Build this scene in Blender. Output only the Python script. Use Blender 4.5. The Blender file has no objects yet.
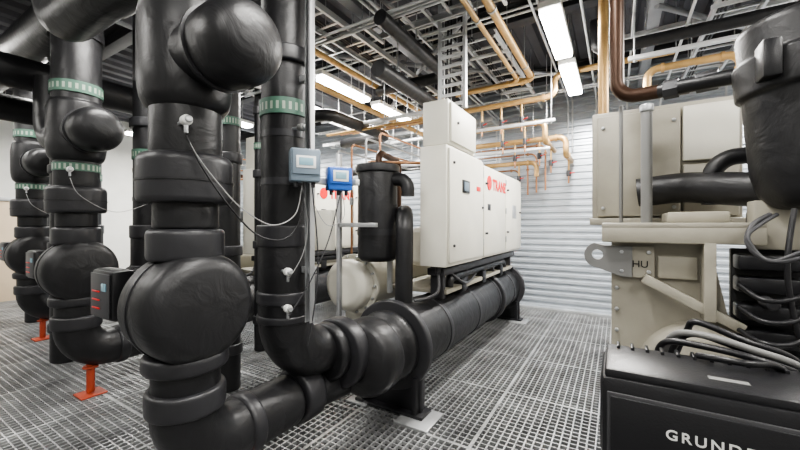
import bpy, bmesh, math, random
from mathutils import Vector, Matrix, Quaternion, Euler
random.seed(4)
C = bpy.context.scene.collection
# ------------------------------------------------------------------ materials
def M(name, col, rough=.5, metal=0., bump=0., scale=40., var=0., emis=0., bd=.01, dist=0.):
    m = bpy.data.materials.new(name); m.use_nodes = True
    nt = m.node_tree; b = nt.nodes['Principled BSDF']
    b.inputs['Base Color'].default_value = (*col, 1)
    b.inputs['Roughness'].default_value = rough
    b.inputs['Metallic'].default_value = metal
    tc = nt.nodes.new('ShaderNodeTexCoord')
    if var or bump:
        n = nt.nodes.new('ShaderNodeTexNoise'); n.inputs['Scale'].default_value = scale
        n.inputs['Detail'].default_value = 4; n.inputs['Distortion'].default_value = dist
        nt.links.new(tc.outputs['Object'], n.inputs['Vector'])
        if bump:
            bp = nt.nodes.new('ShaderNodeBump'); bp.inputs['Strength'].default_value = bump
            bp.inputs['Distance'].default_value = bd
            nt.links.new(n.outputs['Fac'], bp.inputs['Height']); nt.links.new(bp.outputs[0], b.inputs['Normal'])
        if var:
            n2 = nt.nodes.new('ShaderNodeTexNoise'); n2.inputs['Scale'].default_value = 3.5
            n2.inputs['Detail'].default_value = 5
            nt.links.new(tc.outputs['Object'], n2.inputs['Vector'])
            r = nt.nodes.new('ShaderNodeMapRange')
            r.inputs[1].default_value = .3; r.inputs[2].default_value = .7
            r.inputs[3].default_value = 1-var; r.inputs[4].default_value = 1+var
            nt.links.new(n2.outputs['Fac'], r.inputs[0])
            mx = nt.nodes.new('ShaderNodeVectorMath'); mx.operation = 'SCALE'
            mx.inputs[0].default_value = col
            nt.links.new(r.outputs[0], mx.inputs['Scale']); nt.links.new(mx.outputs[0], b.inputs['Base Color'])
    if emis:
        b.inputs['Emission Color'].default_value = (*col, 1); b.inputs['Emission Strength'].default_value = emis
    return m
INS = M('black_foam_insulation', (.014,.014,.0155), .43, 0, .38, 6.5, .25, bd=.02, dist=1.2)
INS2 = M('insulation_tape', (.026,.026,.029), .40, 0, .25, 12, .2, dist=.8)
BLK = M('black_plastic', (.012,.012,.014), .36, 0, .1, 200)
WHT = M('cream_paint', (.68,.66,.58), .42, 0, .03, 60, .05)
BEI = M('beige_paint', (.33,.31,.255), .5, 0, .06, 50, .18)
STL = M('galvanised_steel', (.5,.51,.52), .42, .7, .1, 30, .2)
BST = M('bright_galvanised_steel', (.66,.67,.68), .38, .5, .08, 30, .15)
DST = M('dark_steel', (.07,.07,.075), .5, .5, .1, 30, .2)
GRT = M('grating_steel', (.47,.475,.48), .38, .6, .15, 30, .3)
WAL = M('corrugated_steel', (.56,.60,.65), .32, .5, .03, 20, .08)
PNT = M('light_wall_paint', (.72,.72,.68), .7, 0, .05, 20, .04)
GPT = M('low_fill_wall_paint', (.30,.30,.29), .7, 0, .05, 20, .04)  # for the unseen walls only, darkened to cut bounced fill light
DOR = M('door_paint', (.62,.50,.36), .6, 0, .05, 20, .04)
CEI = M('ceiling_deck', (.10,.10,.112), .6, .2, .05, 20, .15)
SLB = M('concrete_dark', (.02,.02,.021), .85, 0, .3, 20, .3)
BRS = M('yellow_pipe', (.56,.36,.15), .35, .35, .08, 30, .3)
COP = M('copper_brown', (.06,.032,.02), .35, .5, .05, 30, .2)
CPR = M('copper_line', (.42,.22,.12), .38, .75, .05, 30, .25)
RED = M('red_paint', (.70,.012,.012), .4)
ORG = M('red_oxide_foot', (.42,.07,.03), .55, 0, .1, 40, .2)
BLU = M('blue_enclosure', (.03,.13,.5), .4)
GRB = M('grey_blue_enclosure', (.17,.22,.27), .4)
SCR = M('lcd_screen', (.25,.42,.5), .2)
WPL = M('white_plastic', (.78,.78,.76), .4)
GRC = M('grey_cable', (.30,.30,.30), .5)
GRY = M('grey_rubber', (.05,.05,.054), .45)
GRYL = M('grey_post_paint', (.19,.19,.185), .5)
LMP = M('lamp_diffuser', (1,.975,.93), .5, emis=34)
def band_mat():
    m = M('green_label_band', (.1,.4,.25), .5); nt = m.node_tree; b = nt.nodes['Principled BSDF']
    tc = [n for n in nt.nodes if n.type == 'TEX_COORD'][0]
    g = nt.nodes.new('ShaderNodeTexGradient'); g.gradient_type = 'RADIAL'
    nt.links.new(tc.outputs['Object'], g.inputs[0])
    def mth(op, a, v):
        n = nt.nodes.new('ShaderNodeMath'); n.operation = op
        nt.links.new(a, n.inputs[0]); n.inputs[1].default_value = v; return n.outputs[0]
    f = mth('GREATER_THAN', mth('FRACT', mth('MULTIPLY', g.outputs['Fac'], 26), 0), .55)
    s = nt.nodes.new('ShaderNodeSeparateXYZ'); nt.links.new(tc.outputs['Object'], s.inputs[0])
    h = mth('LESS_THAN', mth('ABSOLUTE', s.outputs[2], 0), .024)
    k = nt.nodes.new('ShaderNodeMath'); k.operation = 'MULTIPLY'
    nt.links.new(f, k.inputs[0]); nt.links.new(h, k.inputs[1])
    mx = nt.nodes.new('ShaderNodeMix'); mx.data_type = 'RGBA'
    mx.inputs[6].default_value = (.07,.15,.11,1); mx.inputs[7].default_value = (.34,.40,.33,1)
    nt.links.new(k.outputs[0], mx.inputs[0]); nt.links.new(mx.outputs[2], b.inputs['Base Color'])
    return m
GRN = band_mat()
# ------------------------------------------------------------------ helpers
def E(name, loc=(0,0,0)):
    o = bpy.data.objects.new(name, None); o.location = loc; o.empty_display_size = .1; C.objects.link(o); return o
def put(name, data, p, mat, loc=(0,0,0), q=None):
    o = bpy.data.objects.new(name, data)
    if mat: data.materials.append(mat)
    C.objects.link(o); l = Vector(loc)
    if p is not None: o.parent = p; l = l - p.location
    o.location = l
    if q is not None: o.rotation_mode = 'QUATERNION'; o.rotation_quaternion = q
    return o
def fin(me, smooth=True, ang=38):
    if smooth:
        for f in me.polygons: f.use_smooth = True
        me.set_sharp_from_angle(angle=math.radians(ang))
def box(name, p, m, x0,x1,y0,y1,z0,z1, bev=.008, rz=0., rx=0., ry=0.):
    bm = bmesh.new(); bmesh.ops.create_cube(bm, size=1)
    s = Vector((x1-x0, y1-y0, z1-z0))
    for v in bm.verts: v.co = Vector((v.co.x*s.x, v.co.y*s.y, v.co.z*s.z))
    b = min(bev, min(s)*.3)
    if b > 0: bmesh.ops.bevel(bm, geom=bm.edges[:], offset=b, segments=2, affect='EDGES', profile=.5)
    me = bpy.data.meshes.new(name); bm.to_mesh(me); bm.free(); fin(me)
    q = Euler((rx,ry,rz)).to_quaternion()
    return put(name, me, p, m, ((x0+x1)/2,(y0+y1)/2,(z0+z1)/2), q)
def rprof(pr, b):
    out = []
    for i, c in enumerate(pr):
        c = Vector(c)
        if i in (0, len(pr)-1): out.append(c); continue
        a = Vector(pr[i-1])-c; d = Vector(pr[i+1])-c
        if a.length < 1e-6 or d.length < 1e-6: out.append(c); continue
        k = min(b, a.length*.45, d.length*.45)
        A = c + a.normalized()*k; D = c + d.normalized()*k
        for t in (0,.25,.5,.75,1): out.append(A*(1-t)**2 + c*2*t*(1-t) + D*t*t)
    return out
def lathe(name, p, m, prof, loc=(0,0,0), axis=(0,0,1), seg=40, rb=.015):
    pr = rprof([Vector(x) for x in prof], rb) if rb else [Vector(x) for x in prof]
    vs = []; fs = []
    for (r, t) in pr:
        for k in range(seg):
            a = 2*math.pi*k/seg; vs.append((r*math.cos(a), r*math.sin(a), t))
    n = len(pr)
    for i in range(n-1):
        for k in range(seg):
            k2 = (k+1) % seg; fs.append((i*seg+k, i*seg+k2, (i+1)*seg+k2, (i+1)*seg+k))
    me = bpy.data.meshes.new(name); me.from_pydata(vs, [], fs)
    bm = bmesh.new(); bm.from_mesh(me); bmesh.ops.remove_doubles(bm, verts=bm.verts, dist=1e-5)
    bmesh.ops.recalc_face_normals(bm, faces=bm.faces); bm.to_mesh(me); bm.free(); fin(me)
    q = Vector((0,0,1)).rotation_difference(Vector(axis).normalized())
    return put(name, me, p, m, loc, q)
def rod(name, p, m, a, b, r, rb=.01, seg=28):
    a = Vector(a); b = Vector(b); L = (b-a).length
    return lathe(name, p, m, [(0,0),(r,0),(r,L),(0,L)], a, b-a, seg, min(rb, r*.4))
def path(pts, R):
    pts = [Vector(x) for x in pts]; out = [pts[0]]
    for i in range(1, len(pts)-1):
        a = (pts[i]-pts[i-1]); b = (pts[i+1]-pts[i]); la, lb = a.length, b.length
        a.normalize(); b.normalize(); th = a.angle(b)
        if th < .02: out.append(pts[i]); continue
        T = math.tan(th/2); r = min(R, .49*la/T if i > 1 else .98*la/T, .49*lb/T if i < len(pts)-2 else .98*lb/T)
        s = pts[i]-a*r*T; n = (b-a*a.dot(b)).normalized()*r; c = s+n
        K = max(3, int(th/.16))
        for k in range(K+1):
            ph = th*k/K; out.append(c-n*math.cos(ph)+a*r*math.sin(ph))
    out.append(pts[-1]); return out
def pipe(name, p, m, pts, r, R=.2, seg=24, smooth_path=False):
    P = path(pts, R) if not smooth_path else [Vector(x) for x in pts]
    vs = []; fs = []; t0 = (P[1]-P[0]).normalized()
    u = t0.orthogonal().normalized(); n = len(P)
    for i, c in enumerate(P):
        t = (P[min(i+1,n-1)]-P[max(i-1,0)]).normalized()
        qq = t0.rotation_difference(t); u = qq @ u; u = (u-t*u.dot(t)).normalized(); t0 = t; w = t.cross(u)
        for k in range(seg):
            a = 2*math.pi*k/seg; vs.append(c+u*r*math.cos(a)+w*r*math.sin(a))
    for i in range(n-1):
        for k in range(seg):
            k2 = (k+1) % seg; fs.append((i*seg+k, i*seg+k2, (i+1)*seg+k2, (i+1)*seg+k))
    fs.append(tuple(reversed(range(seg)))); fs.append(tuple((n-1)*seg+k for k in range(seg)))
    me = bpy.data.meshes.new(name); me.from_pydata([tuple(v) for v in vs], [], fs); fin(me)
    return put(name, me, p, m)
def cable(name, p, m, pts, r=.006):
    P = [Vector(x) for x in pts]; Q = []
    E_ = [P[0]]+P+[P[-1]]
    for i in range(1, len(E_)-2):
        a,b,c,d = E_[i-1:i+3]
        for k in range(8):
            t = k/8; Q.append(.5*((2*b)+(c-a)*t+(2*a-5*b+4*c-d)*t*t+(3*b-a-3*c+d)*t**3))
    Q.append(P[-1]); return pipe(name, p, m, Q, r, seg=10, smooth_path=True)
def text(name, p, m, s, loc, size, rot, ext=.001, off=0., sp=1.):
    cu = bpy.data.curves.new(name, 'FONT'); cu.body = s; cu.size = size; cu.extrude = ext; cu.offset = off; cu.space_character = sp
    o = put(name, cu, p, m, loc); o.rotation_euler = rot; return o
def boxes_mesh(name, p, m, L):
    vs = []; fs = []
    for (x0,x1,y0,y1,z0,z1) in L:
        b = len(vs)
        vs += [(x0,y0,z0),(x1,y0,z0),(x1,y1,z0),(x0,y1,z0),(x0,y0,z1),(x1,y0,z1),(x1,y1,z1),(x0,y1,z1)]
        fs += [(b,b+3,b+2,b+1),(b+4,b+5,b+6,b+7),(b,b+1,b+5,b+4),(b+1,b+2,b+6,b+5),(b+2,b+3,b+7,b+6),(b+3,b,b+4,b+7)]
    me = bpy.data.meshes.new(name); me.from_pydata(vs, [], fs); return put(name, me, p, m)
# ------------------------------------------------------------------ room
X0, X1, Y0, Y1, ZC = -11., 3., -2.6, 7.2, 4.3
L = []
x = X0; i = 0
while x < X1:
    w = .010 if i % 18 else .026
    L.append((x, min(x+w, X1), Y0, Y1, -.028, 0)); x += .056; i += 1
y = Y0; i = 0
while y < Y1:
    w = .009 if i % 18 else .026
    L.append((X0, X1, y, min(y+w, Y1), -.026, -.0015)); y += .056; i += 1
floor = boxes_mesh('floor', None, GRT, L)
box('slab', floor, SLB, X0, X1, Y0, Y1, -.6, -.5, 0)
def corr(name, m, p0, du, length, height, pitch, depth, nrm):
    prof = []; z = 0
    while z < height:
        prof += [(z, 0), (z+pitch*.42, 0), (z+pitch*.55, depth), (z+pitch*.87, depth)]; z += pitch
    prof.append((height, 0)); vs = []; fs = []
    p0 = Vector(p0); du = Vector(du); nrm = Vector(nrm)
    for (h, d) in prof:
        a = p0+nrm*d+Vector((0,0,min(h,height)))
        vs += [a, a+du*length]
    for k in range(len(prof)-1): fs.append((2*k, 2*k+1, 2*k+3, 2*k+2))
    me = bpy.data.meshes.new(name); me.from_pydata([tuple(v) for v in vs], [], fs)
    o = put(name, me, None, m)
    s = o.modifiers.new('thickness', 'SOLIDIFY'); s.thickness = .01; s.offset = 0
    return o
corr('wall_back', WAL, (X0, Y1+.04, -.5), (1,0,0), X1-X0, ZC+.5, .12, .038, (0,-1,0))
box('wall_left', None, PNT, X0-.1, X0, Y0, Y1+.1, -.5, ZC, 0)
box('wall_right', None, GPT, X1, X1+.1, Y0, Y1+.1, -.5, ZC, 0)
box('wall_front', None, GPT, X0, X1, Y0-.1, Y0, -.5, ZC, 0)
box('trim_1', None, STL, X0, X1, Y1-.10, Y1, 0, .05, .004)
d = E('door_1', (X0+.03, 2.1, 0))
box('leaf', d, DOR, X0+.005, X0+.05, 1.55, 2.55, 0, 2.1, .005)
for a in ((1.47,1.55,0,2.18),(2.55,2.63,0,2.18),(1.55,2.55,2.1,2.18)): box('frame', d, STL, X0, X0+.08, a[0], a[1], a[2], a[3], .005)
rod('handle', d, STL, (X0+.05,1.68,1.05), (X0+.11,1.68,1.05), .012); rod('lever', d, STL, (X0+.11,1.67,1.05), (X0+.11,1.8,1.05), .012)
vs=[];fs=[];x=X0;pr=[]
while x < X1:
    pr += [(x,0),(x+.12,0),(x+.15,.06),(x+.27,.06)]; x += .30
for (a,h) in pr: vs += [(min(a,X1),Y0,ZC+h),(min(a,X1),Y1+.05,ZC+h)]
for k in range(len(pr)-1): fs.append((2*k,2*k+1,2*k+3,2*k+2))
me = bpy.data.meshes.new('ceiling'); me.from_pydata(vs,[],fs); ce = put('ceiling', me, None, CEI)
s = ce.modifiers.new('t','SOLIDIFY'); s.thickness=.01
def ibeam(axis, c, a, b, z1=ZC, h=.24, w=.16, m=DST, name='steel_roof_beam'):
    o = E(name, ((a+b)/2, c, z1) if axis=='x' else (c,(a+b)/2,z1))
    for (lo,hi,zz0,zz1,n) in ((-w/2,w/2,z1-.015,z1,'top_flange'),(-w/2,w/2,z1-h,z1-h+.015,'bottom_flange'),(-.006,.006,z1-h+.015,z1-.015,'web')):
        if axis=='x': box(n,o,m,a,b,c+lo,c+hi,zz0,zz1,.002)
        else: box(n,o,m,c+lo,c+hi,a,b,zz0,zz1,.002)
for yy in (-1.4, .4, 2.2, 4.5, 6.6): ibeam('x', yy, X0, X1)
GB = M('grey_painted_beam', (.30,.31,.33), .5, .3, .05, 20, .1)
for xx in (-7.6, -4.75, -2.35, .35, 2.2): ibeam('y', xx, Y0, Y1, ZC-.24, .2, .12, GB)
br = E('roof_cross_brace', (-1.5,4.5,3.85))
for a,b in (((-4.6,2.2,3.85),(-2.35,4.5,3.85)),((-2.35,4.5,3.85),(.35,2.2,3.85)),((-2.35,4.6,3.85),(.35,6.6,3.85)),((.35,4.5,3.85),(2.2,6.6,3.85)),((-4.6,6.6,3.85),(-2.35,4.5,3.85))):
    rod('brace', br, GB, a, b, .03)
# ------------------------------------------------------------------ fluorescent fixtures
def lamp(x, y0, y1, z=3.6, pw=62):
    o = E('fluorescent_light', (x,(y0+y1)/2,z))
    box('housing', o, WPL, x-.10,x+.10,y0,y1,z,z+.06,.01)
    box('diffuser', o, LMP, x-.09,x+.09,y0+.03,y1-.03,z-.05,z-.001,.02)
    for yy in (y0+.2,y1-.2): rod('hanger', o, STL, (x,yy,z+.05),(x,yy,ZC), .006, seg=8)
    l = bpy.data.lights.new('tube_light','AREA'); l.shape='RECTANGLE'; l.size=.16; l.size_y=y1-y0-.1; l.energy=pw; l.color=(1,.975,.93)
    put('tube_light', l, o, None, (x,(y0+y1)/2,z-.065))
for x in (-9.,-6.3,-3.42,-.53,1.9):
    for (a,b,pw) in ((-1.7,-.4,36),(.7,1.95,56),(3.5,4.62,86),(4.85,6.0,92)): lamp(x,a,b,pw=pw)  # near rows and right-hand column added for room light, mostly out of view
# ------------------------------------------------------------------ insulated pumps and risers
def gauge_valve(o, c, dirv, m=WPL):
    c = Vector(c); dv = Vector(dirv).normalized()
    rod('valve_stem', o, STL, c, c+dv*.09, .009, seg=12)
    rod('valve_body', o, m, c+dv*.06, c+dv*.10, .024, seg=20)
    rod('valve_cap', o, STL, c+dv*.10, c+dv*.115, .017, seg=16)
    rod('valve_side_port', o, STL, c+dv*.08, c+dv*.08+Vector((0,0,-.06)), .009, seg=12)
def pump_station(x, y, ztop, band=None):
    o = E('insulated_inline_pump', (x,y,0))
    lathe('riser_upper', o, INS, [(0,2.17),(.165,2.17),(.20,2.21),(.215,2.30),(.215,2.60),(.20,2.70),(.18,2.72),(.18,ztop),(0,ztop)], (x,y,0), rb=.04)
    lathe('riser_middle', o, INS, [(0,1.94),(.165,1.94),(.165,2.24),(0,2.24)], (x,y,0))
    lathe('strainer_stub', o, INS, [(.16,0),(.16,.22),(.178,.25),(.190,.38),(.184,.46),(.15,.525),(.08,.56),(0,.565)], (x+.03,y,2.43), (1,0,-.02), rb=.06)
    lathe('stub_seam', o, INS2, [(.16,.26),(.192,.265),(.194,.285),(.16,.29)], (x+.03,y,2.43), (1,0,-.02), rb=0)
    lathe('flange_cover', o, INS2, [(0,1.71),(.205,1.71),(.218,1.73),(.218,1.92),(.2,1.95),(0,1.95)], (x,y,0), rb=.03)
    lathe('flange_cover_seam', o, INS, [(.2,1.81),(.222,1.812),(.222,1.822),(.2,1.824)], (x,y,0), rb=0)
    lathe('neck', o, INS, [(0,1.58),(.15,1.58),(.15,1.72),(0,1.72)], (x,y,0))
    lathe('neck_flange', o, INS2, [(0,1.42),(.178,1.42),(.178,1.58),(0,1.58)], (x,y,0), rb=.03)
    lathe('pump_volute', o, INS, [(0,-.27),(.14,-.27),(.20,-.21),(.245,-.13),(.262,-.11),(.278,.08),(.272,.16),(.22,.21),(.06,.225),(0,.225)], (x,y,1.19), (1,0,0), seg=56, rb=.05)
    lathe('volute_seam', o, INS2, [(.25,-.012),(.278,-.008),(.278,.008),(.25,.012)], (x,y,1.19), (1,0,0), seg=56, rb=0)
    lathe('lower_flange', o, INS2, [(0,.87),(.198,.87),(.198,.96),(0,.96)], (x,y,0), rb=.03)
    lathe('lower_neck', o, INS, [(0,.76),(.158,.76),(.158,.88),(0,.88)], (x,y,0))
    lathe('elbow_collar', o, INS2, [(0,.66),(.18,.66),(.185,.68),(.185,.78),(0,.78)], (x,y,0), rb=.025)
    pipe('lower_elbow', o, INS, [(x,y,.7),(x,y,.42),(x,y+.52,.42)], .165, .24)
    for yy,rr,ww in ((y+.33,.182,.09),(y+.58,.165,.2),(y+.78,.188,.16)):
        lathe('outlet_collar', o, INS2 if rr>.17 else INS, [(0,0),(rr,0),(rr,ww),(0,ww)], (x,yy-ww/2,.42), (0,1,0), rb=.03)
    lathe('outlet_nozzle', o, INS, [(0,0),(.12,0),(.12,.36),(0,.36)], (x+.03,y+.84,.40), (.12,1,0), rb=.02)
    rod('stand_post', o, ORG, (x,y+.1,.02), (x,y+.1,.30), .032)
    box('stand_base', o, ORG, x-.10,x+.10,y,y+.20,0,.015,.004)
    lathe('stand_saddle', o, ORG, [(0,0),(.06,0),(.06,.02),(0,.02)], (x,y+.1,.25))
    rod('motor', o, BLK, (x-.24,y,1.19), (x-.66,y,1.19), .13, .03)
    for k in range(9): lathe('cooling_fin', o, BLK, [(.12,0),(.148,0),(.148,.012),(.12,.012)], (x-.32-.035*k,y,1.19), (1,0,0), rb=0)
    box('controller', o, BLK, x-.60,x-.33,y-.20,y-.09,1.09,1.36,.025)
    box('controller_panel', o, GRY, x-.58,x-.35,y-.207,y-.199,1.11,1.34,.004)
    for k in range(3): box('red_stripe', o, RED, x-.55,x-.46,y-.213,y-.206,1.15+.045*k,1.158+.045*k,.002)
    box('controller_display', o, SCR, x-.43,x-.38,y-.213,y-.206,1.25,1.29,.002)
    gauge_valve(o, (x+.12,y-.10,2.08), (.95,-.1,.05))
    if band:
        lathe('label_band', o, GRN, [(.178,-.05),(.19,-.05),(.19,.05),(.178,.05)], (x,y,band), rb=0)
        lathe('label_band', o, GRN, [(.163,-.035),(.171,-.035),(.171,.035),(.163,.035)], (x,y,2.12), rb=0)
    return o
ps1 = pump_station(-1.9, 1.01, 4.2)
ps2 = pump_station(-4.26, 1.28, 3.35, 2.83)
ps3 = pump_station(-6.9, 1.6, 3.35, 2.83)
def riser(x, y, yend, zt=4.04, r=.15, zb=.70):
    o = E('insulated_pipe_riser', (x,y,0))
    lathe('upper_pipe', o, INS, [(0,1.5),(r,1.5),(r,zt),(0,zt)], (x,y,0))
    lathe('lower_pipe', o, INS, [(0,1.0),(r+.02,1.0),(r+.02,1.52),(0,1.52)], (x,y,0))
    for z,ww in ((2.62,.10),(1.46,.14),(1.12,.06)): lathe('collar', o, INS2, [(0,0),(r+.03,0),(r+.03,ww),(0,ww)], (x,y,z))
    for z in (1.85,2.15,3.1): lathe('wrap_joint', o, INS2, [(r-.01,0),(r+.004,.002),(r+.004,.045),(r-.01,.047)], (x,y,z), rb=0)
    lathe('label_band', o, GRN, [(r-.002,-.05),(r+.01,-.05),(r+.01,.05),(r-.002,.05)], (x,y,2.34), rb=0)
    pipe('elbow', o, INS, [(x,y,1.05),(x,y,zb),(x,yend,zb)], r+.02, .3)
    for t in (.0,.12): lathe('elbow_collar', o, INS2, [(0,0),(r+.03,0),(r+.03,.05),(0,.05)], (x,y,.98+t), rb=.015)
    return o
r1 = riser(-1.86, 1.62, 2.2)
r2 = riser(-4.3, 1.9, 2.5)
r3 = riser(-7.0, 2.25, 2.9)
for rr,(x,y) in ((r2,(-4.3,2.4)),(r3,(-7.0,2.75))):
    rod('support_post', rr, STL, (x,y,0),(x,y,.56),.03); box('support_foot', rr, STL, x-.08,x+.08,y-.08,y+.08,0,.015,.003)
    lathe('end_cap', rr, INS2, [(0,0),(.2,0),(.2,.12),(0,.12)], (x,y+.02,.70),(0,1,0))
gauge_valve(r1, (-1.76,1.5,1.32), (.9,-.2,0)); gauge_valve(r1, (-1.76,1.5,1.10), (.9,-.2,0)); gauge_valve(r1, (-1.74,1.56,2.2), (.95,.1,0), GRYL)
def standpipe(x,y,r,zt=3.84):
    o = E('insulated_standpipe',(x,y,0))
    lathe('pipe', o, INS, [(0,0.0),(r,0.0),(r,zt),(0,zt)], (x,y,0))
    for z in (.35,1.3,2.2,3.0): lathe('collar', o, INS2, [(0,0),(r+.02,0),(r+.02,.1),(0,.1)], (x,y,z))
    lathe('label_band', o, GRN, [(r-.002,-.04),(r+.01,-.04),(r+.01,.04),(r-.002,.04)], (x,y,2.6), rb=0)
    rod('hanger', o, STL, (x,y,zt-.05),(x,y,ZC),.012,seg=8)
for a in ((-3.24,2.13,.1),(-2.75,2.6,.09),(-5.6,1.6,.16),(-5.3,2.6,.14),(-3.9,3.0,.08),(-8.3,2.0,.17),(-6.1,3.2,.12)): standpipe(*a)
h = E('insulated_pipe_header', (-6,1.3,3.4))
pipe('header', h, INS, [(-4.26,1.28,3.3),(-4.26,1.28,3.62),(-9.5,1.28,3.62)], .2, .3)
pipe('branch', h, INS, [(-6.9,1.6,3.3),(-6.9,1.6,3.62),(-6.9,1.28,3.62)], .19, .2)
pipe('header_lower', h, INS, [(-5.2,.2,3.15),(-5.2,3.4,3.15),(-5.2,3.4,4.25)], .16, .3)
pipe('header_side', h, INS, [(-6.0,.3,2.95),(-6.0,2.2,2.95),(-8.8,2.2,2.95)], .15, .3)
pipe('branch_near', h, INS, [(-2.6,.95,3.05),(-3.5,.95,3.05),(-3.5,.95,4.25)], .15, .25)
pipe('branch_link', h, INS, [(-1.9,1.0,3.05),(-2.7,.95,3.05)], .16, .25)
pipe('link_low', h, INS, [(-4.26,1.3,2.45),(-5.0,1.3,2.45),(-5.0,1.3,3.1)], .14, .25)
for xx in (-5.0,-7.6,-9.0): rod('hanger', h, STL, (xx,1.28,3.7),(xx,1.28,ZC),.01,seg=8)
for yy in (.5,2.6): rod('hanger', h, STL, (-5.2,yy,3.2),(-5.2,yy,ZC),.01,seg=8)
for xx,yy in ((-6.0,.6),(-7.5,2.2)): rod('hanger', h, STL, (xx,yy,3.0),(xx,yy,ZC),.01,seg=8)
h2 = E('insulated_branch_pipe', (-2.2,4.5,3.0))
pipe('run', h2, INS, [(-2.15,3.1,3.25),(-2.15,5.0,3.25),(-2.15,5.0,3.9)], .09, .15)
pipe('run', h2, INS, [(-3.9,3.05,2.95),(-3.0,3.3,2.95),(-3.0,4.6,2.95),(-3.9,4.6,2.95)], .075, .15)
pipe('run', h2, INS, [(-1.85,2.7,3.5),(-1.85,4.2,3.5),(-2.9,4.2,3.5)], .07, .15)
pipe('run', h2, INS, [(-.2,4.6,3.9),(-.2,4.6,3.55),(2.6,4.6,3.55)], .06, .12)
pipe('cross', h2, INS, [(-4.8,5.7,2.65),(-2.0,5.7,2.65),(-2.0,5.7,2.35)], .06, .12)
for q in ((-2.15,3.5,3.3),(-2.15,4.6,3.3),(-3.0,4.0,3.0),(-3.2,5.7,2.7),(-1.85,3.4,3.5),(1.4,4.6,3.55)): rod('hanger', h2, STL, q,(q[0],q[1],ZC),.008,seg=8)
# ------------------------------------------------------------------ instruments strut
st = E('instrument_strut', (-1.62,1.6,1))
for dx in (-.02,.02): box('rail', st, STL, -1.62+dx-.003,-1.62+dx+.003,1.58,1.62,1.0,4.1,.001)
box('rail_back', st, STL, -1.64,-1.60,1.615,1.621,1.0,4.1,.001)
for z in (1.3,2.5,3.4): box('clamp', st, STL, -1.84,-1.60,1.60,1.64,z,z+.04,.003)
box('cross_arm', st, STL, -1.66,-1.45,1.84,1.88,1.86,1.90,.003); box('arm', st, STL, -1.64,-1.60,1.6,1.88,1.86,1.9,.003)
def enclosure(c, m, w=.17, hgt=.19, rz=.95, scr=True):
    o = E('flow_meter_display', c)
    def b(n, mm, x0,x1,y0,y1,z0,z1,bv=.006):
        box(n, o, mm, c[0]+x0,c[0]+x1,c[1]+y0,c[1]+y1,c[2]+z0,c[2]+z1,bv)
    b('case', m, -w/2,w/2,-.05,.05,-hgt/2,hgt/2,.012)
    b('lid', m, -w/2+.01,w/2-.01,-.06,-.048,-hgt/2+.04,hgt/2-.01)
    b('bezel', WPL if scr else GRYL, -w/2+.03,w/2-.03,-.064,-.058,-.02,.05,.002)
    b('screen', SCR if scr else RED, -w/2+.045,w/2-.045,-.067,-.062,-.005,.038,.001)
    for k in (-.05,0,.05): rod('gland', o, GRY, (c[0]+k,c[1],c[2]-hgt/2-.03),(c[0]+k,c[1],c[2]-hgt/2+.005),.012,seg=12)
    box('bracket', o, STL, c[0]-.03,c[0]+.03,c[1]+.045,c[1]+.10,c[2]-.03,c[2]+.03,.003)
    o.rotation_euler = (0,0,rz); return o
enclosure((-1.56,1.50,1.945), GRB)
enclosure((-1.56,1.80,1.90), BLU, .16, .15)
cb = E('sensor_cable', (-1.6,1.4,1.7))
# lead from riser valve to meter, hanging clear of the flange cover
cable('cable', cb, GRC, [(-1.695,.90,2.01),(-1.66,.93,1.92),(-1.64,1.02,1.80),(-1.635,1.15,1.68),(-1.62,1.32,1.60),(-1.585,1.45,1.66),(-1.57,1.49,1.83)], .0032)
cable('cable', cb, BLK, [(-1.695,.90,2.01),(-1.65,.94,1.88),(-1.625,1.06,1.70),(-1.62,1.22,1.55),(-1.60,1.38,1.52),(-1.57,1.47,1.62),(-1.56,1.5,1.83)], .0045)
cable('cable', cb, GRC, [(-1.58,1.5,1.83),(-1.6,1.56,1.6),(-1.62,1.54,1.42),(-1.67,1.47,1.27)], .0025)
cable('cable', cb, GRY, [(-1.54,1.8,1.82),(-1.56,1.7,1.5),(-1.60,1.58,1.25),(-1.66,1.47,1.06)], .004)
cable('cable', cb, GRY, [(-1.52,1.52,1.83),(-1.55,1.6,1.4),(-1.58,1.6,1.1),(-1.64,1.6,.85)], .004)
cable('cable', cb, GRC, [(-1.53,1.8,1.82),(-1.50,1.78,1.65),(-1.55,1.68,1.6),(-1.60,1.6,1.75)], .0025)
cable('cable', cb, GRY, [(-1.6,1.58,2.04),(-1.6,1.57,2.6),(-1.59,1.57,3.4),(-1.6,1.57,4.2)], .008)
for (bx_,by_) in ((-4.26,1.28),(-6.9,1.6)):
    c2 = E('sensor_cable', (bx_,by_,1.7))
    cable('cable', c2, GRC, [(bx_+.205,by_-.11,2.01),(bx_+.26,by_-.05,1.85),(bx_+.28,by_+.2,1.72),(bx_+.28,by_+.5,1.83)], .003)
    enclosure((bx_+.28,by_+.5,1.9), BLK, .14,.14, scr=False)
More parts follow.
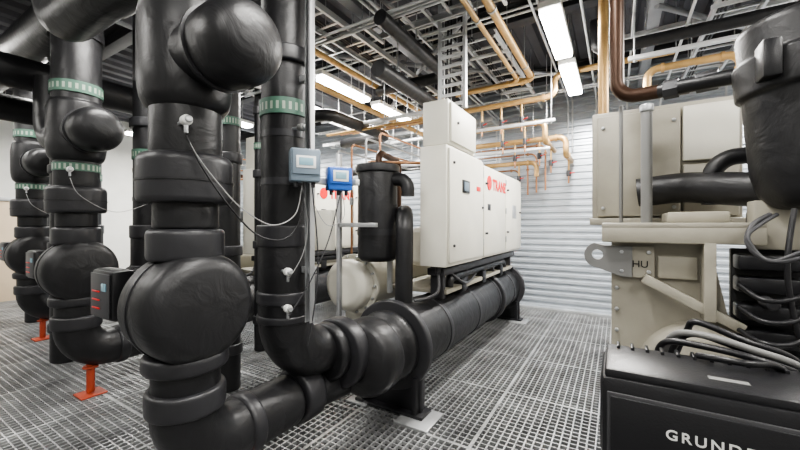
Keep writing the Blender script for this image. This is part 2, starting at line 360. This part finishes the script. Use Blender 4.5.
# ------------------------------------------------------------------ chiller
def chiller(ox=0.):
    o = E('industrial_water_chiller', (ox-1.9,4.4,0))
    X = lambda v: v+ox
    bx = X(-1.68)
    lathe('evaporator_barrel', o, INS, [(0,0),(.31,0),(.31,3.5),(0,3.5)], (bx,2.72,.56),(0,1,0), seg=56)
    for t in (.5,1.35,2.2,3.0): lathe('barrel_seam', o, INS2, [(.3,0),(.318,0),(.318,.07),(.3,.07)], (bx,2.72+t,.56),(0,1,0), seg=56, rb=.01)
    lathe('support_ring', o, INS2, [(0,0),(.36,0),(.36,.10),(0,.10)], (bx,5.0,.56),(0,1,0), seg=56, rb=.02)
    lathe('water_box', o, INS, [(0,0),(.14,0),(.27,.05),(.30,.12),(.30,.26),(.24,.30),(.24,.36),(.3,.40),(.3,.5),(0,.5)], (bx,2.10,.57),(0,1,0), seg=56, rb=.04)
    lathe('return_box', o, INS, [(0,0),(.33,0),(.33,.1),(.29,.14),(.27,.28),(.15,.36),(0,.37)], (bx,6.15,.57),(0,1,0), seg=56, rb=.04)
    lathe('nozzle_flange', o, INS2, [(0,0),(.26,0),(.26,.13),(0,.13)], (X(-1.80),2.02,.64),(0,1,0), rb=.03)
    lathe('nozzle_flange', o, INS, [(0,0),(.21,0),(.21,.09),(0,.09)], (X(-1.83),1.93,.67),(0,1,0), rb=.03)
    for yy in (2.64, 6.12):
        lathe('tube_sheet', o, INS2, [(0,0),(.385,0),(.385,.07),(0,.07)], (bx,yy-.035,.56),(0,1,0), seg=56, rb=.02)
        box('saddle', o, BLK, bx-.30,bx+.30,yy-.03,yy+.03,.03,.42,.02)
        for sx in (-.26,.26):
            box('foot_web', o, BLK, bx+sx-.02,bx+sx+.02,yy-.08,yy+.08,.03,.34,.006)
        box('foot_plate', o, BLK, bx-.34,bx+.34,yy-.09,yy+.09,.02,.045,.004)
        box('anti_vibration_pad', o, STL, bx+.14,bx+.44,yy-.20,yy+.12,.0,.02,.004)
        box('anti_vibration_pad', o, STL, bx-.42,bx-.2,yy-.12,yy+.10,.0,.02,.004)
    lathe('condenser_barrel', o, WHT, [(0,0),(.20,0),(.27,.05),(.27,3.3),(0,3.3)], (X(-2.42),2.85,.97),(0,1,0), seg=48, rb=.03)
    lathe('condenser_flange', o, WHT, [(0,0),(.32,0),(.32,.05),(0,.05)], (X(-2.42),3.02,.97),(0,1,0), seg=48)
    for k in range(14):
        a = 2*math.pi*k/14; rod('flange_bolt', o, STL, (X(-2.42)+.295*math.cos(a),2.99,.97+.295*math.sin(a)),(X(-2.42)+.295*math.cos(a),3.08,.97+.295*math.sin(a)),.013,seg=8)
    for yy in (3.2,5.7): box('condenser_stand', o, WHT, X(-2.65),X(-2.2),yy-.03,yy+.03,.0,.78,.01)
    box('compressor_base', o, BEI, X(-2.3),X(-1.45),3.3,5.9,.90,.95,.01)
    lathe('compressor', o, WHT, [(0,0),(.18,0),(.23,.06),(.23,.7),(.27,.72),(.27,.8),(.2,.84),(.2,1.5),(.12,1.6),(0,1.6)], (X(-1.95),3.6,1.35),(0,1,0), rb=.02)
    lathe('motor_end', o, WHT, [(0,0),(.26,0),(.26,.1),(.22,.12),(.22,.6),(0,.6)], (X(-2.1),5.2,1.4),(0,1,0), rb=.02)
    lathe('oil_separator', o, INS, [(0,1.24),(.17,1.24),(.2,1.28),(.2,2.16),(0,2.16)], (X(-2.07),2.98,0), rb=.03)
    lathe('separator_lid', o, INS2, [(0,2.12),(.225,2.12),(.225,2.2),(0,2.2)], (X(-2.07),2.98,0))
    lathe('separator_band', o, INS2, [(.19,1.5),(.206,1.5),(.206,1.56),(.19,1.56)], (X(-2.07),2.98,0), rb=0)
    rod('separator_leg', o, STL, (X(-2.0),3.1,.9),(X(-2.0),3.1,1.3),.03)
    pipe('discharge_pipe', o, INS, [(X(-2.07),2.98,2.05),(X(-1.74),3.02,2.05),(X(-1.74),3.02,1.88)], .065, .1)
    pipe('suction_pipe', o, INS, [(X(-1.95),3.3,1.72),(X(-1.74),2.96,1.72),(X(-1.74),2.94,.8)], .085, .2)
    pipe('hot_gas_line', o, COP, [(X(-2.07),3.0,2.18),(X(-2.07),3.0,2.34),(X(-2.2),3.6,2.34),(X(-2.2),3.6,1.5)], .035, .08)
    pipe('liquid_line', o, CPR, [(X(-2.3),3.1,2.0),(X(-2.3),3.1,2.28),(X(-1.8),3.5,2.28)], .016, .06)
    for k in range(4):
        xx = X(-2.62+.12*k); zz = 2.42+.07*k
        pipe('copper_line', o, CPR if k%2 else STL, [(xx,3.0+.1*k,1.2),(xx,3.0+.1*k,zz),(xx,4.6,zz),(X(-1.9),4.6,zz),(X(-1.9),4.6,1.6)], .012, .05, seg=12)
        rod('line_valve', o, STL, (xx,3.0+.1*k,1.7+.12*k),(xx,3.0+.1*k,1.78+.12*k),.024,seg=12)
    box('strut', o, STL, X(-2.35),X(-1.9),2.7,2.74,1.58,1.62,.002); box('strut', o, STL, X(-2.37),X(-2.33),2.7,2.74,.0,2.3,.002)
    box('small_panel', o, WHT, X(-2.62),X(-2.40),2.66,2.72,1.35,1.75,.008)
    box('panel_body', o, WHT, X(-1.64),X(-1.36),3.08,4.12,1.20,2.36,.012)
    box('tall_panel', o, WHT, X(-1.63),X(-1.36),3.12,3.86,2.37,2.80,.012)
    box('tall_panel_door', o, WHT, X(-1.36),X(-1.335),3.15,3.83,2.40,2.77,.01)
    box('panel_door', o, WHT, X(-1.36),X(-1.335),3.11,4.09,1.24,2.33,.01)
    box('starter_body', o, WHT, X(-1.66),X(-1.38),4.14,6.1,1.20,2.33,.012)
    for a,b in ((4.17,5.12),(5.15,6.07)): box('starter_door', o, WHT, X(-1.38),X(-1.35),a,b,1.23,2.30,.01)
    box('display', o, BLK, X(-1.337),X(-1.325),3.42,3.62,1.93,2.06,.004)
    box('display_screen', o, GRB, X(-1.327),X(-1.32),3.45,3.59,1.95,2.04,.001)
    for yy,z in ((3.2,1.4),(3.2,2.2),(4.22,1.5),(4.22,2.1),(5.2,1.5),(5.2,2.1),(4.05,1.8),(5.95,1.8),(3.3,2.6)):
        rod('latch', o, DST, (X(-1.352),yy,z),(X(-1.318),yy,z),.014,seg=14)
    for z in (1.4,1.8,2.2):
        for yy in (4.12,5.135): rod('hinge', o, STL, (X(-1.345),yy,z-.04),(X(-1.345),yy,z+.04),.01,seg=10)
    lathe('logo_disc', o, RED, [(0,0),(.09,0),(.09,.008),(0,.008)], (X(-1.35),4.36,2.12),(1,0,0), rb=0)
    text('logo_text', o, RED, 'TRANE', (X(-1.347),4.50,2.05), .19, (math.pi/2,0,math.pi/2), .001, .008, 1.05)
    box('warning_label', o, BLK, X(-1.352),X(-1.347),4.3,4.42,1.78,1.86,.001)
    box('warning_label', o, RED, X(-1.336),X(-1.331),3.85,3.98,1.98,2.03,.001)
    box('rating_plate', o, STL, X(-1.352),X(-1.347),5.5,5.75,1.7,1.9,.001)
    for k in range(3): rod('cable_gland', o, GRY, (X(-1.5),3.2+.2*k,1.12),(X(-1.5),3.2+.2*k,1.21),.03,seg=14)
    for yy in (3.3,3.95,5.0,5.9): box('cabinet_bracket', o, DST, X(-1.62),X(-1.48),yy-.03,yy+.03,.86,1.22,.005)
    box('under_tray', o, DST, X(-1.62),X(-1.44),3.2,6.0,1.10,1.17,.006)
    pipe('drain_line', o, INS, [(X(-1.52),3.5,.9),(X(-1.52),3.5,1.04),(X(-1.52),5.6,1.04),(X(-1.52),5.6,.85)], .05, .08)
    for yy in (3.7,4.4,5.2): box('barrel_fitting', o, BLK, X(-1.56),X(-1.44),yy,yy+.14,.86,1.02,.02)
    cable('harness', o, GRY, [(X(-1.5),3.2,1.14),(X(-1.45),3.1,.98),(X(-1.5),3.0,.92),(X(-1.6),2.9,.9)], .015)
    cable('harness', o, GRY, [(X(-1.5),3.4,1.14),(X(-1.38),3.5,1.02),(X(-1.45),3.9,.95),(X(-1.5),4.3,1.0)], .015)
    return o
chiller(0)
chiller(-2.75)
# ------------------------------------------------------------------ cable ladders
def ladder(a, b, wdir, w=.32, h=.06, name='cable_ladder', sp=.22, rods=True, m=BST, cab=0):
    a = Vector(a); b = Vector(b); wd = Vector(wdir).normalized(); t = (b-a).normalized(); nn = t.cross(wd).normalized(); L = (b-a).length
    o = E(name, a)
    def ob(n, c, l, ww, hh):
        mt = Matrix((t, wd, nn)).transposed(); bm = bmesh.new(); bmesh.ops.create_cube(bm, size=1)
        for v in bm.verts: v.co = Vector((v.co.x*l, v.co.y*ww, v.co.z*hh))
        me = bpy.data.meshes.new(n); bm.to_mesh(me); bm.free(); put(n, me, o, m, c, mt.to_quaternion())
    for s in (-1,1):
        ob('side_rail', a+t*L/2+wd*s*w/2, L, .006, h); ob('rail_lip', a+t*L/2+wd*s*(w/2-.012)+nn*h/2, L, .025, .004); ob('rail_lip', a+t*L/2+wd*s*(w/2-.012)-nn*h/2, L, .025, .004)
    k = sp/2
    while k < L: ob('rung', a+t*k-nn*.012, .028, w, .02); k += sp
    for k in range(cab):
        off = wd*(-w/2+.05+k*.032)+Vector((0,0,.015))
        cable('tray_cable', o, BLK, [a+t*.02+off, a+t*L*.35+off+wd*.01, a+t*L*.7+off-wd*.01, a+t*(L-.02)+off], .011)
    if rods and abs(t.z) < .5:
        k = .4
        while k < L:
            for s in (-1,1):
                q = a+t*k+wd*s*(w/2+.02); rod('hanger', o, STL, q, (q.x,q.y,ZC), .006, seg=8)
            ob('hanger_bar', a+t*k-nn*(h/2+.02 if nn.z>0 else -h/2-.02), .03, w+.08, .03); k += 1.4
    return o
ladder((-1.46,3.46,2.80),(-1.46,3.46,3.95),(1,0,0),.3,.05,sp=.10)
ladder((-5.5,3.22,3.75),(.9,3.22,3.75),(0,1,0),.34,.06,cab=4)
ladder((-2.6,1.2,3.7),(-2.6,6.9,3.7),(1,0,0),.34,.06,cab=3)
ladder((-1.35,3.95,3.75),(-1.35,6.9,3.75),(1,0,0),.4,.06,cab=3)
ladder((-6.0,6.5,3.5),(-1.9,6.5,3.5),(0,1,0),.3,.06)
ladder((1.0,2.6,3.7),(1.0,6.9,3.7),(1,0,0),.4,.06,cab=3)
ladder((-3.9,2.5,3.3),(-3.9,6.9,3.3),(1,0,0),.3,.05)
ladder((-.1,5.2,3.85),(2.8,5.2,3.85),(0,1,0),.3,.05)
ladder((-1.9,2.45,3.9),(-1.9,6.2,3.9),(1,0,0),.3,.05,sp=.15)
cb = E('cable_bundle', (-1.46,3.46,3.2))
for k in (0,1,4): cable('cable', cb, BLK, [(-1.54+.04*k,3.51,2.79),(-1.54+.04*k,3.51,3.2),(-1.53+.038*k,3.51,3.7),(-1.54+.04*k,3.51,4.0)], .009)
cd = E('steel_conduit_run', (-1.5,4,3.8))
for k,(y,z) in enumerate(((2.75,3.55),(2.85,3.55),(3.9,3.9),(4.0,3.9),(5.6,3.8),(6.1,3.72),(6.2,3.72))):
    pipe('conduit', cd, BST, [(-6.,y,z),(.6+.3*k,y,z),(.6+.3*k,y,ZC)], .014, .08, seg=10)
    for xx in (-4.0,-2.0,-.3): rod('conduit_hanger', cd, STL, (xx,y,z),(xx,y,ZC),.005,seg=6)
for k,(x,z) in enumerate(((-2.05,3.7),(-1.98,3.7),(-.75,3.85),(-.68,3.85),(-.3,3.8),(.15,3.75),(.6,3.6),(1.4,3.7),(-3.2,3.75),(-3.1,3.75))):
    pipe('conduit', cd, BST, [(x,1.4,ZC),(x,1.4,z),(x,7.1,z),(x,7.1,z-.9)], .014, .08, seg=10)
    for yy in (2.9,5.3): rod('conduit_hanger', cd, STL, (x,yy,z),(x,yy,ZC),.005,seg=6)
tz = E('strut_trapeze', (-1.5,4.2,3.5))
for (x0,x1,y,z) in ((-3.3,-.7,5.15,3.02),(-3.3,-.9,6.05,2.84),(-3.2,-1.7,3.9,3.0),(.1,1.4,4.3,3.3)):
    box('strut_bar', tz, BST, x0,x1,y-.02,y+.02,z-.04,z,.002)
    for xx in (x0+.05,x1-.05): rod('threaded_rod', tz, BST, (xx,y,z-.06),(xx,y,ZC),.007,seg=8)
# ------------------------------------------------------------------ yellow pipework
def ypipe(runs, hang, r=.04, m=BRS, drops=()):
    o = E('yellow_pipework' if m is BRS else 'copper_pipework', runs[0][0])
    for pts in runs:
        pipe('pipe', o, m, pts, r, .11, seg=18)
        P = [Vector(q) for q in pts]
        for i in range(1,len(P)-1):
            for nb in (P[i-1],P[i+1]):
                dd = (nb-P[i])
                if dd.length > .3:
                    c = P[i]+dd.normalized()*.13; lathe('coupling', o, m, [(r,0),(r+.012,0),(r+.012,.03),(r,.03)], c, dd, seg=18, rb=0)
    for q in hang:
        rod('hanger', o, STL, q, (q[0],q[1],ZC), .006, seg=8)
        lathe('pipe_clamp', o, STL, [(r,-.012),(r+.008,-.012),(r+.008,.012),(r,.012)], q, (0,1,0) , seg=18, rb=0)
    for q in drops:
        q = Vector(q); rod('drop', o, m, q, q-Vector((0,0,.22)), .016, seg=12)
        rod('drop_valve', o, DST, q-Vector((0,0,.2)), q-Vector((0,0,.30)), .035, seg=12)
        rod('valve_lever', o, RED, q-Vector((0,0,.25)), q-Vector((-.1,.08,.25)), .008, seg=8)
        rod('valve_tail', o, CPR, q-Vector((0,0,.3)), q-Vector((0,0,.42)), .014, seg=12)
ypipe([[(-1.0,1.8,3.62),(-1.0,5.2,3.62),(-2.4,5.2,3.62)]], [(-1.0,3.3,3.62),(-1.0,4.7,3.62),(-2.0,5.2,3.62)])
ypipe([[(-1.14,1.8,3.55),(-1.14,5.0,3.55),(-2.4,5.0,3.55)]], [(-1.14,3.3,3.55),(-1.14,4.6,3.55)],.025)
ypipe([[(-2.9,5.45,3.42),(-.75,5.45,3.42),(-.75,5.45,3.72),(.6,5.45,3.72)]], [(-1.5,5.45,3.42),(.2,5.45,3.72)], drops=[(-1.8,5.45,3.4),(-1.5,5.45,3.4),(-1.2,5.45,3.4)])
ypipe([[(-2.9,5.9,3.2),(-.95,5.9,3.2),(-.95,5.9,2.92),(-.95,6.9,2.92)]], [(-2.2,5.9,3.2),(-1.3,5.9,3.2)], drops=[(-1.6,5.9,3.18),(-1.25,5.9,3.18),(-.95,6.5,2.9)])
ypipe([[(-3.0,6.3,3.02),(-.7,6.3,3.02),(-.7,6.3,2.75),(-.7,7.1,2.75)]], [(-2.2,6.3,3.02),(-1.2,6.3,3.02)],.045, drops=[(-1.5,6.3,3.0),(-1.1,6.3,3.0),(-.7,6.7,2.73)])
ypipe([[(-3.1,6.6,2.7),(-1.2,6.6,2.7),(-1.2,6.6,2.45)]], [(-2.2,6.6,2.7),(-1.4,6.6,2.7)], drops=[(-1.5,6.6,2.68)])
ypipe([[(-2.9,2.6,3.55),(-2.9,6.6,3.55)],[(-2.75,2.6,3.1),(-2.75,6.6,3.1)]], [(-2.9,4.0,3.55),(-2.75,5.0,3.1)],.035)
for k in range(4):
    z = 2.62+.13*k; xe = -1.55+.16*k
    ypipe([[(-3.4,6.85-.05*k,z),(xe,6.85-.05*k,z),(xe,6.85-.05*k,z-.5-.1*k)]], [(-2.6,6.85-.05*k,z)], .016, CPR)
    ypipe([[(-3.6,3.9+.3*k,2.9+.08*k),(-1.9,3.9+.3*k,2.9+.08*k),(-1.9,3.9+.3*k,2.5)]], [(-2.6,3.9+.3*k,2.9+.08*k)], .018, CPR if k%2 else BRS)
ypipe([[(.3,5.0,3.1),(.3,5.0,3.38),(1.1,5.0,3.38),(1.1,5.0,2.9)]], [(.7,5.0,3.38)],.04)
ypipe([[(-.10,3.45,1.95),(-.10,3.62,1.95),(-.10,3.62,4.25)]], [], .04)
ypipe([[(-.9,2.3,3.3),(-.06,2.3,3.42),(1.5,2.4,3.42)]], [(.6,2.36,3.42)], .03)
# ------------------------------------------------------------------ near chiller on the right
def right_chiller():
    o = E('industrial_water_chiller', (.5,2.8,0))
    box('cabinet_body', o, BEI, -.13,.56,2.5,3.5,1.62,2.28,.012)
    box('cabinet_cover', o, BEI, -.10,.30,2.47,2.50,1.65,2.25,.008)
    box('cabinet_panel', o, WHT, .31,.54,2.47,2.50,1.95,2.25,.008)
    box('cabinet_panel_low', o, BEI, .31,.54,2.47,2.50,1.65,1.93,.008)
    box('cabinet_sill', o, BEI, -.14,.58,2.44,2.5,1.60,1.64,.006)
    for xx in (-.07,.27):
        for z in (1.7,2.18): rod('cover_screw', o, STL, (xx,2.46,z),(xx,2.475,z),.01,seg=10)
    box('top_ledge', o, BEI, -.06,.50,1.92,2.5,1.585,1.61,.006)
    box('top_ledge_lip', o, BEI, -.06,.50,1.92,1.95,1.52,1.59,.006)
    def plate(name, m, poly, y, th, holes=()):
        cu = bpy.data.curves.new(name,'CURVE'); cu.dimensions='2D'; cu.fill_mode='BOTH'; cu.extrude=th/2; cu.bevel_depth=.002
        for q in [poly]+list(holes):
            s = cu.splines.new('POLY'); s.points.add(len(q)-1); s.use_cyclic_u=True
            for k,(a,b) in enumerate(q): s.points[k].co=(a,b,0,1)
        ob = put(name, cu, o, m, (0,y,0)); ob.rotation_euler=(math.pi/2,0,0)
    circ = lambda cx,cz,r,n=24: [(cx+r*math.cos(2*math.pi*k/n), cz+r*math.sin(2*math.pi*k/n)) for k in range(n)]
    plate('tube_sheet', BEI, [(-.02,0.0),(.62,0.0),(.62,1.05),(.40,1.22),(.34,1.53),(-.02,1.53)], 2.03, .03)
    lug = [(.06,1.50),(-.05,1.50)]+[(-.075+.06*math.cos(a),1.455+.06*math.sin(a)) for a in [math.pi/2+math.pi*k/10 for k in range(11)]][1:]+[(.02,1.36),(.06,1.36)]
    plate('lifting_lug', GRYL, lug, 1.985, .025, [circ(-.08,1.458,.026)])
    plate('lug_plate', BEI, [(0,1.36),(.145,1.36),(.145,1.50),(0,1.50)], 1.995, .02)
    for (a,b) in ((.02,1.385),(.125,1.385),(.02,1.475),(.125,1.475)): rod('plate_bolt', o, STL, (a,1.968,b),(a,1.99,b),.009,seg=6)
    lathe('plate_plug', o, DST, [(0,0),(.016,0),(.016,.006),(0,.006)], (.035,1.980,1.425),(0,-1,0), rb=0)
    text('plate_mark', o, BLK, 'HU', (.06,1.981,1.405), .045, (math.pi/2,0,0))
    lathe('barrel', o, BEI, [(0,0),(.30,0),(.30,2.9),(0,2.9)], (.32,2.05,.72),(0,1,0), seg=48)
    lathe('barrel_end', o, BEI, [(0,0),(.2,0),(.26,.04),(.27,.10),(0,.10)], (.34,1.93,.92),(0,1,0), seg=48)
    box('foot', o, BEI, -.05,.66,2.0,2.2,0,.03,.004); box('foot', o, BEI, -.05,.66,4.8,5.0,0,.03,.004); box('rear_sheet', o, BEI, -.02,.62,4.88,4.92,.02,1.5,.006)
    box('diagonal_gusset', o, BEI, .08,.46,1.93,1.97,1.25,1.29,.004, ry=.5)
    box('side_channel', o, BEI, .31,.35,1.92,2.0,1.2,1.53,.004)
    box('welded_pad', o, BEI, .16,.30,1.99,2.02,1.36,1.46,.004)
    for k in range(5): rod('edge_bolt', o, STL, (.0,1.995,.9+.1*k),(.0,2.012,.9+.1*k),.009,seg=6)
    rod('grey_post', o, GRYL, (.125,2.12,1.60),(.125,2.12,2.17),.024)
    rod('post_cap', o, STL, (.125,2.12,2.15),(.125,2.12,2.19),.03)
    rod('small_post', o, GRYL, (.02,2.3,1.60),(.02,2.3,2.25),.010)
    box('fitting_block', o, BEI, .2,.42,2.05,2.3,1.61,1.66,.01)
    pipe('insulated_suction', o, INS, [(.10,2.4,1.78),(.30,2.38,1.80),(.62,2.1,1.74)], .078, .2)
    pipe('insulated_branch', o, INS, [(.40,2.3,1.70),(.40,2.3,1.93),(.6,2.3,1.93)], .04, .1)
    pipe('brown_line', o, COP, [(.0,2.22,4.05),(.0,2.22,2.27),(.30,2.2,2.27)], .034, .09)
    pipe('black_line_horizontal', o, BLK, [(.18,2.2,2.27),(.56,2.08,2.25)], .034)
    for (xx,w) in ((.20,.06),(.32,.08)): lathe('union', o, DST, [(0,0),(.046,0),(.046,w),(0,w)], (xx,2.2-.03*(xx>.3),2.268),(1,-.25,0), seg=8, rb=.003)
    lathe('insulated_vessel', o, INS, [(0,0),(.12,.01),(.165,.06),(.185,.16),(.185,.46),(.205,.47),(.205,.60),(.185,.61),(.185,.74),(.12,.76),(0,.76)], (.665,2.0,1.66),(-.08,0,1), rb=.03)
    box('junction_box', o, BLK, .455,.51,1.80,1.90,2.14,2.28,.01)
    box('vessel_bracket', o, BEI, .48,.66,2.0,2.1,1.5,1.70,.006)
    box('vessel_post', o, DST, .50,.58,2.08,2.2,.03,1.66,.006)
    box('black_backing', o, BLK, .42,.78,2.06,2.09,.5,1.5,.006)
    for k,(a,rr) in enumerate(((0,.009),(.02,.007))):
        cable('hose', o, GRY, [(.50+a,1.9,1.64),(.44+a,1.85,1.60),(.42,1.82,1.53+a),(.47,1.8,1.47),(.56,1.8,1.49+a),(.66,1.85,1.56)], rr)
    for k in range(3):
        cable('hose', o, BLK, [(.42,1.93,1.36-.09*k),(.47,1.84,1.32-.08*k),(.56,1.84,1.34-.08*k),(.68,1.88,1.42-.06*k)], .010)
    cable('hose', o, BLK, [(.56,1.88,1.66),(.53,1.84,1.45),(.55,1.84,1.25),(.6,1.86,1.05)], .009)
    for z in (1.02,1.12,1.22,1.33,1.42): box('terminal', o, BLK, .42,.66,1.94,2.03,z,z+.06,.008)
    rod('sight_glass', o, DST, (.5,1.86,1.30),(.5,1.96,1.30),.022)
    rod('brass_fitting', o, BRS, (.44,1.88,1.12),(.44,1.96,1.12),.018,seg=6)
right_chiller()
# ------------------------------------------------------------------ foreground pump
def fore_pump():
    o = E('inline_pump', (.25,1.15,0))
    box('controller_body', o, BLK, -.035,.50,1.0,1.24,1.03,1.235,.02)
    box('controller_lid', o, BLK, -.025,.49,1.01,1.23,1.225,1.25,.012)
    for k in range(14): box('vent_rib', o, BLK, .0+.034*k,.008+.034*k,1.19,1.235,1.245,1.258,.002)
    box('front_bezel', o, GRY, -.02,.485,.994,1.002,1.045,1.20,.004)
    box('front_face', o, BLK, -.013,.478,.990,.996,1.052,1.192,.003)
    text('maker_lettering', o, WPL, 'GRUNDFOS', (.093,.989,1.124), .031, (math.pi/2,0,0), .0006, .0005, 1.28)
    box('label', o, GRYL, .18,.25,1.06,1.08,1.250,1.251,.0003)
    rod('motor', o, BLK, (.25,1.12,.62),(.25,1.12,1.04),.13,.02)
    for k in range(9): lathe('cooling_fin', o, BLK, [(.12,0),(.15,0),(.15,.012),(.12,.012)], (.25,1.12,.66+.04*k), rb=0)
    lathe('pump_volute', o, BLK, [(0,.3),(.18,.3),(.22,.36),(.22,.56),(.16,.64),(0,.64)], (.25,1.12,0), rb=.03)
    rod('suction_pipe', o, INS, (-.1,1.12,.45),(.6,1.12,.45),.11)
    box('pump_plinth', o, STL, .05,.45,.92,1.32,0,.3,.01)
    for k,(y,zz) in enumerate(((1.27,1.255),(1.30,1.27),(1.33,1.255),(1.36,1.275))):
        cable('power_cable', o, BLK if k!=1 else GRYL, [(.10+.02*k,y+.05,1.20),(.12+.02*k,y,zz+.01),(.20,y-.03,zz+.02+.008*k),(.30,y-.05,zz+.01),(.40,y-.02,zz-.03),(.46,y,1.15)], .009)
    cable('power_cable', o, BLK, [(.18,1.2,1.26),(.22,1.16,1.270),(.27,1.15,1.272),(.33,1.2,1.26),(.38,1.24,1.2)], .008)
    box('terminal_bracket', o, DST, .02,.46,1.25,1.40,1.10,1.16,.004)
    rod('bracket_post', o, STL, (.1,1.33,0),(.1,1.33,1.1),.02); rod('bracket_post', o, STL, (.4,1.33,0),(.4,1.33,1.1),.02)
fore_pump()
# ------------------------------------------------------------------ world + camera
w = bpy.data.worlds.new('World'); bpy.context.scene.world = w; w.use_nodes = True
w.node_tree.nodes['Background'].inputs[0].default_value = (.5,.55,.6,1); w.node_tree.nodes['Background'].inputs[1].default_value = .3
try: bpy.context.scene.view_settings.look = 'AgX - Medium High Contrast'
except Exception as e: print('look', e)
cam = bpy.data.cameras.new('camera'); co = bpy.data.objects.new('camera', cam); C.objects.link(co)
co.location = (0,0,1.6); co.rotation_euler = (math.pi/2,0,math.radians(31.2)); cam.lens = 16.1; cam.sensor_width = 36; cam.clip_start = .05
bpy.context.scene.camera = co
